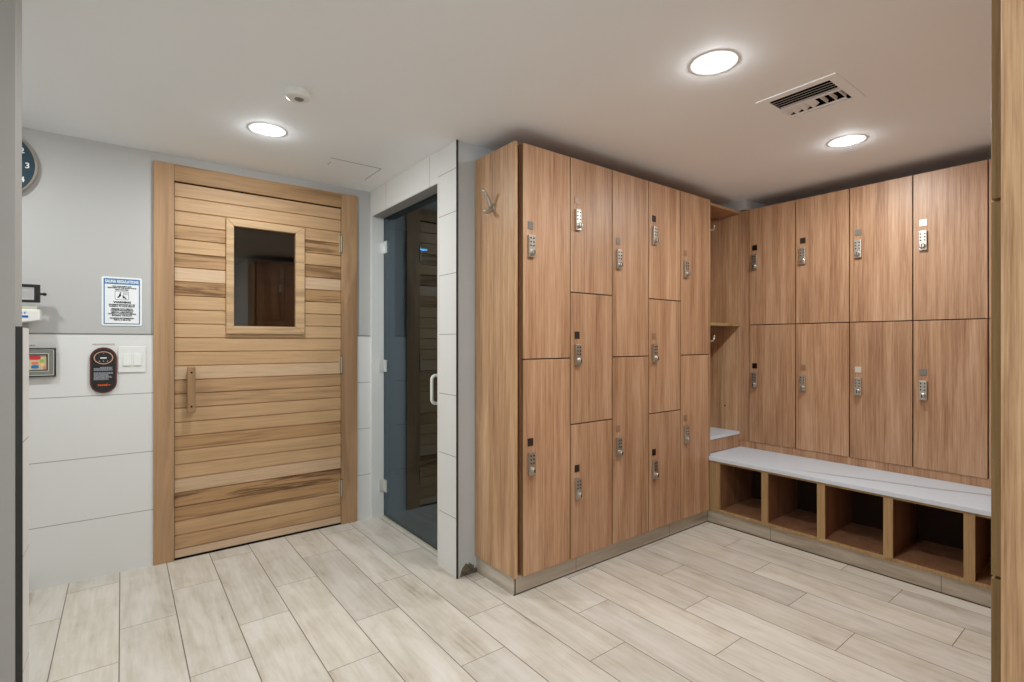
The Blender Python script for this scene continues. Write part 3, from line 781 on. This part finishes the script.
r = thing('access_hatch', (1.113, 3.13, CEIL), 'square white access panel in the ceiling by the sauna door', 'hatch')
q = MB()
hx, hy_ = 0.153, 0.150
q.box((-hx, -hy_, -0.0010), (hx, hy_, -0.0002), 0); q.build('hatch_panel', 'ceiling', r)
q = MB(); q.box((-hx - 0.001, -hy_ - 0.0035, -0.0010), (hx + 0.003, -hy_ - 0.0003, -0.0002)); q.box((hx + 0.0003, -hy_, -0.0010), (hx + 0.0035, hy_ * 0.75, -0.0002))
q.build('panel_gap', 'dark_trim', r)
q = MB()
for yy in (-0.075, -0.045): q.lathe([(0.0, -0.003), (0.004, -0.0025), (0.005, -0.0008)], (-hx + 0.02, yy, 0), 'Z', 12)
q.build('latch', 'grey_plastic', r)

# ------------------------------------------------------------------ things on the sauna wall
def rounded(x0, x1, z0, z1, r, n=6):
    P = []
    for (cx, cz, a0) in ((x1 - r, z0 + r, -PI / 2), (x1 - r, z1 - r, 0), (x0 + r, z1 - r, PI / 2), (x0 + r, z0 + r, PI)):
        for k in range(n + 1): a = a0 + PI / 2 * k / n; P.append((cx + r * math.cos(a), cz + r * math.sin(a)))
    return P
WT = YB - 0.0065   # face of the tiles
# regulations sign
sx0, sx1, sz0, sz1 = -0.087, 0.088, 1.338, 1.602
r = thing('sauna_regulations_sign', (0, YB, 1.47), 'white and blue sauna regulations sign on the painted wall', 'sign')
def at2(dy=0): return (0, dy, -1.47)
q = MB(); q.prism(rounded(sx0, sx1, sz0, sz1, 0.010), 1, -0.0008, -0.0035); q.build('sign_board', 'white_card', r, at2())
q = MB(); a = 0.009; b = 0.0045
X0, X1, S0, S1 = sx0 + a, sx1 - a, sz0 + a, sz1 - a
for p0, p1 in (((X0, S0), (X1, S0 + b)), ((X0, S0 + b), (X0 + b, S1)), ((X1 - b, S0 + b), (X1, S1)), ((X0 + b, S1 - 0.030), (X1 - b, S1))): q.box((p0[0], -0.0042, p0[1]), (p1[0], -0.0034, p1[1]))
q.build('blue_border', 'sign_blue', r, at2())
mx = (sx0 + sx1) / 2
q = text_mesh([('SAUNA REGULATIONS', mx, S1 - 0.0150, 0.0215, 0.0009, 0.66)]); q.build('heading', 'white_card', r, at2(-0.0044), False)
L = [('FOR YOUR SAFETY AND', 1.5515, .0085), ('ENJOYMENT OF THIS SAUNA PLEASE', 1.5425, .0085), ('READ AND OBEY', 1.5335, .0085), ('WARNING', 1.466, .0135),
     ('EXCESSIVE EXPOSURE MAY BE', 1.4525, .0095), ('HARMFUL TO YOUR HEALTH', 1.4435, .0095), ('PERSONS WITH HEALTH', 1.4295, .0095), ('CONDITIONS REQUIRING', 1.4205, .0095), ('MEDICAL CARE SHOULD', 1.4115, .0095),
     ('CONSULT A PHYSICIAN BEFORE', 1.4025, .0095), ('ENTERING THE SAUNA', 1.3935, .0095), ('MAXIMUM RECOMMENDED', 1.379, .0095), ('TIME IS 10 MINUTES', 1.370, .0095)]
q = text_mesh([(s_, mx, z, h_, 0.00045 if s_ != 'WARNING' else 0.0008, 0.88 if s_ != 'WARNING' else 1.15) for s_, z, h_ in L]); q.build('lettering', 'ink', r, at2(-0.0039), False)
q = MB(); P = rounded(mx - 0.031, mx + 0.029, 1.479, 1.526, 0.006, 4); n = len(P); cx_, cz_ = mx - 0.001, 1.5025
P2 = [(cx_ + (p[0] - cx_) * 0.955, cz_ + (p[1] - cz_) * 0.94) for p in P]
q.add([(p[0], -0.0041, p[1]) for p in P] + [(p[0], -0.0041, p[1]) for p in P2], [(i, (i + 1) % n, n + (i + 1) % n, n + i) for i in range(n)])
def poly(pts): q.prism([(mx + u, 1.479 + v) for u, v in pts], 1, -0.0036, -0.0042)
poly([(-0.022, 0.012), (-0.014, 0.022), (-0.012, 0.033), (-0.006, 0.034), (-0.004, 0.022), (-0.008, 0.018), (-0.016, 0.010)])
poly([(0.002, 0.016), (0.009, 0.020), (0.021, 0.005), (0.016, 0.004), (0.010, 0.010), (0.004, 0.009)])
for (u, v, rr_) in ((-0.007, 0.038, 0.0035), (0.004, 0.021, 0.0032)): q.disc((mx + u, -0.0042, 1.479 + v), rr_, 'Y', 12)
for k in range(4): q.box((mx + 0.006 + 0.005 * k, -0.0042, 1.506), (mx + 0.0075 + 0.005 * k, -0.0036, 1.522))
q.build('pictogram', 'ink', r, at2(), False)

# oval sauna controller
r = thing('sauna_controller', (-0.078, WT, 1.10), 'dark oval sauna control with maroon rim left of the light switch', 'control panel')
def stadium(cx, cz, hw, hh, n=14):
    P = []
    for k in range(n + 1): a = PI * k / n; P.append((cx + hw * math.cos(a), cz + hh - hw + hw * math.sin(a)))
    for k in range(n + 1): a = PI + PI * k / n; P.append((cx + hw * math.cos(a), cz - hh + hw + hw * math.sin(a)))
    return P
q = MB(); q.prism(stadium(0, 0, 0.0565, 0.122), 1, -0.0005, -0.012); bev(q.build('rim', 'maroon', r), 0.003)
q = MB(); q.prism(stadium(0, 0, 0.0485, 0.114), 1, -0.0115, -0.0135); q.build('face_plate', 'black', r)
q = MB(); n = 40
A_ = [(0.0405 * math.cos(2 * PI * k / n), 0.066 + 0.034 * math.sin(2 * PI * k / n)) for k in range(n)]; B2 = [(0.0365 * math.cos(2 * PI * k / n), 0.066 + 0.030 * math.sin(2 * PI * k / n)) for k in range(n)]
q.add([(p[0], -0.0165, p[1]) for p in A_] + [(p[0], -0.0165, p[1]) for p in B2] + [(p[0], -0.013, p[1]) for p in A_] + [(p[0], -0.013, p[1]) for p in B2],
      [f for i in range(n) for f in ((i, (i + 1) % n, n + (i + 1) % n, n + i), (i, 2 * n + i, 2 * n + (i + 1) % n, (i + 1) % n), (n + i, n + (i + 1) % n, 3 * n + (i + 1) % n, 3 * n + i))])
q.build('display_ring', 'copper', r)
q = MB(); q.box((-0.013, -0.0142, 0.062), (0.013, -0.0134, 0.068), 0); q.disc((0, -0.0140, 0.089), 0.0018, 'Y', 10, 1)
for u in (-0.017, 0.0, 0.017): q.prism([(u - 0.0035, 0.046), (u + 0.0035, 0.046), (u, 0.052)], 1, -0.0134, -0.0142, 1)
q.build('display_marks', ['white_card', 'copper'], r)
q = MB(); rr = random.Random(5)
for z in [0.015 - 0.0052 * k for k in range(4)] + [-0.013 - 0.0052 * k for k in range(8)]:
    x = -0.040 if z < 0.011 or z > 0.016 else -0.014; e_ = 0.040 - (rr.random() * 0.022 if z < -0.014 else rr.random() * 0.004)
    while x < e_:
        w_ = 0.003 + rr.random() * 0.006
        q.box((x, -0.0140, z - 0.0016), (min(x + w_, e_), -0.0134, z + 0.0016)); x += w_ + 0.0012
q.build('instruction_lines', 'silver_ink', r)
q = MB(); x = -0.024
for w_ in (0.008, 0.006, 0.007, 0.008): q.box((x, -0.0141, -0.083), (x + w_, -0.0134, -0.075)); x += w_ + 0.0012
q.prism([(0.008, -0.079), (0.013, -0.086), (0.018, -0.079), (0.013, -0.070)], 1, -0.0134, -0.0141); q.box((0.020, -0.0141, -0.082), (0.028, -0.0134, -0.077))
q.build('maker_logo', 'orange', r)
def caption(x0, x1, z, y, label, s):
    r = thing('caption_strip', ((x0 + x1) / 2, y, z), label, 'label'); rr = random.Random(s); q = MB(); x = x0
    q.box((x0 - 0.004, -0.0006, z - 0.006), (x1 + 0.004, -0.0001, z + 0.006), 1)
    while x < x1:
        w_ = 0.003 + rr.random() * 0.004; q.box((x, -0.0011, z - 0.0025), (min(x + w_, x1), -0.0005, z + 0.0028), 0); x += w_ + 0.0014
    q.build('print_strip', ['grey_ink', 'white_plastic'], r, (-(x0 + x1) / 2, 0, -z))
caption(-0.124, -0.030, 1.2385, WT, 'faint printed caption above the oval sauna control', 2)

# double light switch
r = thing('light_switch', (0.0445, WT, 1.155), 'white double rocker light switch beside the sauna door', 'light switch')
q = MB(); q.prism(rounded(-0.0605, 0.0605, -0.0700, 0.0700, 0.004, 3), 1, -0.0004, -0.0065); bev(q.build('wall_plate', 'white_plastic', r), 0.0015)
for sx in (-1, 1):
    q = MB(); x = sx * 0.0235
    q.prism([(-0.0062, -0.034), (-0.0062, 0.034), (-0.0085, 0.034), (-0.0125, -0.034)], 0, x - 0.0165, x + 0.0165); bev(q.build('rocker', 'white_plastic', r), 0.001)

# square keypad in a grey frame
kx0, kx1, kz0, kz1 = -0.46, -0.267, 1.075, 1.219
r = thing('steam_keypad', ((kx0 + kx1) / 2, WT, 1.147), 'grey framed keypad with coloured buttons beside the partition edge', 'control panel')
kc = (kx0 + kx1) / 2
def frame(q, hw, hh, w_, y0, y1, m):
    q.box((-hw, y0, -hh), (hw, y1, -hh + w_), m); q.box((-hw, y0, hh - w_), (hw, y1, hh), m); q.box((-hw, y0, -hh + w_), (-hw + w_, y1, hh - w_), m); q.box((hw - w_, y0, -hh + w_), (hw, y1, hh - w_), m)
q = MB(); frame(q, 0.0965, 0.072, 0.006, -0.0004, -0.022, 0); frame(q, 0.0905, 0.066, 0.004, -0.0004, -0.0205, 1); frame(q, 0.0865, 0.062, 0.016, -0.0004, -0.0185, 2); frame(q, 0.0705, 0.046, 0.004, -0.0004, -0.0195, 1); frame(q, 0.0665, 0.042, 0.005, -0.0004, -0.016, 0)
q.build('housing', ['black', 'pale_grey', 'grey_plastic'], r)
q = MB(); q.box((-0.0615, -0.0004, -0.037), (0.0615, -0.011, 0.037)); q.build('key_panel', 'panel_tan', r)
for (u, v, hw, hh, m) in ((0.018, 0.024, 0.021, 0.009, 'key_red'), (-0.044, 0.022, 0.014, 0.010, 'key_red'), (0.018, -0.002, 0.013, 0.006, 'key_orange'), (0.018, -0.021, 0.014, 0.008, 'key_blue'), (0.044, 0.008, 0.009, 0.008, 'key_green'), (0.044, -0.012, 0.006, 0.009, 'key_yellow'), (0.053, -0.026, 0.006, 0.008, 'key_pink'),
                        (-0.014, -0.002, 0.008, 0.006, 'grey_plastic'), (-0.034, -0.002, 0.005, 0.006, 'grey_plastic'), (-0.014, -0.021, 0.007, 0.006, 'grey_plastic'), (-0.034, -0.021, 0.005, 0.006, 'grey_plastic')):
    q = MB(); q.prism(rounded(u - hw, u + hw, v - hh, v + hh, min(hw, hh) * 0.8, 4), 1, -0.0108, -0.0125); q.build('button', m, r)
caption(-0.41, -0.345, 1.2335, WT, 'faint printed caption above the grey keypad', 9)

# wall clock half hidden by the partition
r = thing('wall_clock', (-0.515, YB, 2.124), 'round dark teal wall clock with white numerals, half hidden by partition', 'clock')
q = MB(); q.lathe([(0.0, -0.0005), (0.174, -0.0005), (0.180, -0.008), (0.180, -0.026), (0.174, -0.030), (0.170, -0.030)], (0, 0, 0), 'Y', 64); q.build('clock_case', 'clock_case', r)
q = MB(); q.lathe([(0.171, -0.0295), (0.171, -0.031), (0.0, -0.031)], (0, 0, 0), 'Y', 64); q.build('clock_face', 'clock_teal', r)
q = text_mesh([(str(k), 0.143 * math.sin(2 * PI * k / 12), 0.143 * math.cos(2 * PI * k / 12), 0.038, 0.0006, 1.0) for k in range(1, 13)]); q.build('numerals', 'white_card', r, (0, -0.0318, 0), False)
q = MB(); q.prism([(-0.004, -0.02), (0.004, -0.02), (0.002, 0.085), (-0.002, 0.085)], 1, -0.033, -0.0345); q.build('hour_hand', 'white_card', r).rotation_euler = (0, math.radians(-62), 0)
q = MB(); q.prism([(-0.003, -0.02), (0.003, -0.02), (0.0015, 0.12), (-0.0015, 0.12)], 1, -0.0355, -0.0365); q.build('minute_hand', 'white_card', r).rotation_euler = (0, math.radians(-150), 0)

# beam scale standing behind the partition
SY = 3.40
r = thing('physician_scale', (-0.531, SY, 0), 'white physician beam scale with black beam frame behind the partition', 'scale')
q = MB(); q.prism(rounded(-0.17, 0.17, -0.42, 0.05, 0.03, 5), 2, 0.02, 0.075); q.build('platform', 'white_metal', r)
q = MB()
for u in (-0.13, 0.13):
    for v in (-0.36, 0.01): q.lathe([(0.0, 0.0), (0.02, 0.0), (0.02, 0.021)], (u, v, 0), 'Z', 14)
q.build('feet', 'black', r)
q = MB(); q.box((-0.035, 0.0, 0.074), (0.035, 0.045, 1.345), 0, None, 0.006); q.build('column', 'white_metal', r)
hw_ = 0.2125
q = MB(); q.prism([(-hw_, 1.356), (-0.10, 1.337), (0.10, 1.337), (hw_, 1.356), (hw_, 1.4085), (-hw_, 1.4085)], 1, -0.015, 0.055); bev(q.build('head_box', 'white_metal', r), 0.004)
q = MB(); q.box((-0.20, 0.0, 1.4085), (0.20, 0.045, 1.426)); q.build('head_top', 'pale_grey', r)
q = text_mesh([('m e t e r', 0.128, 1.3925, 0.021, 0.0006, 0.95)]); q.build('lettering', 'logo_blue', r, (0, -0.0155, 0), False)
q = MB(); q.box((0.05, -0.0160, 1.3680), (0.170, -0.0152, 1.3790)); q.build('logo_bar', 'logo_blue', r)
q = MB(); f1 = 0.2115
q.box((-f1, -0.010, 1.517), (f1, 0.010, 1.531)); q.box((-f1, -0.010, 1.443), (f1, 0.010, 1.455)); q.box((f1 - 0.021, -0.010, 1.455), (f1, 0.010, 1.517)); q.box((-f1, -0.010, 1.455), (-f1 + 0.021, 0.010, 1.517))
q.box((-0.03, 0.011, 1.40), (0.03, 0.045, 1.50))
q.build('beam_frame', 'black', r)
q = MB(); q.box((-f1 + 0.021, -0.003, 1.459), (f1 - 0.021, 0.003, 1.464)); q.box((-f1 + 0.021, -0.003, 1.509), (f1 - 0.021, 0.003, 1.514)); q.build('weigh_beam', 'steel', r)
q = MB(); q.tube([(f1, 0, 1.486), (f1 + 0.010, 0, 1.486)], 0.006, 10); q.ball((f1 + 0.016, 0, 1.486), 0.0085); q.build('balance_knob', 'black', r)
q = MB(); q.box((-0.05, -0.018, 1.452), (-0.01, -0.011, 1.520)); q.build('poise', 'steel', r)

# ------------------------------------------------------------------ camera, world
cam = bpy.data.cameras.new('camera'); cam.sensor_width = 36.0; cam.lens = 508.5 / 1024 * 36.0; cam.shift_y = 1.0 / 1024; cam.clip_start = 0.02
co = bpy.data.objects.new('camera', cam); COL.objects.link(co)
co.location = (0, 0, 1.25)
co.rotation_euler = (PI / 2, 0, -math.atan2(508.5, 663.0))
SC.camera = co
w = bpy.data.worlds.new('world'); w.use_nodes = True
w.node_tree.nodes['Background'].inputs[0].default_value = (0.5, 0.5, 0.52, 1)
w.node_tree.nodes['Background'].inputs[1].default_value = 0.1
SC.world = w
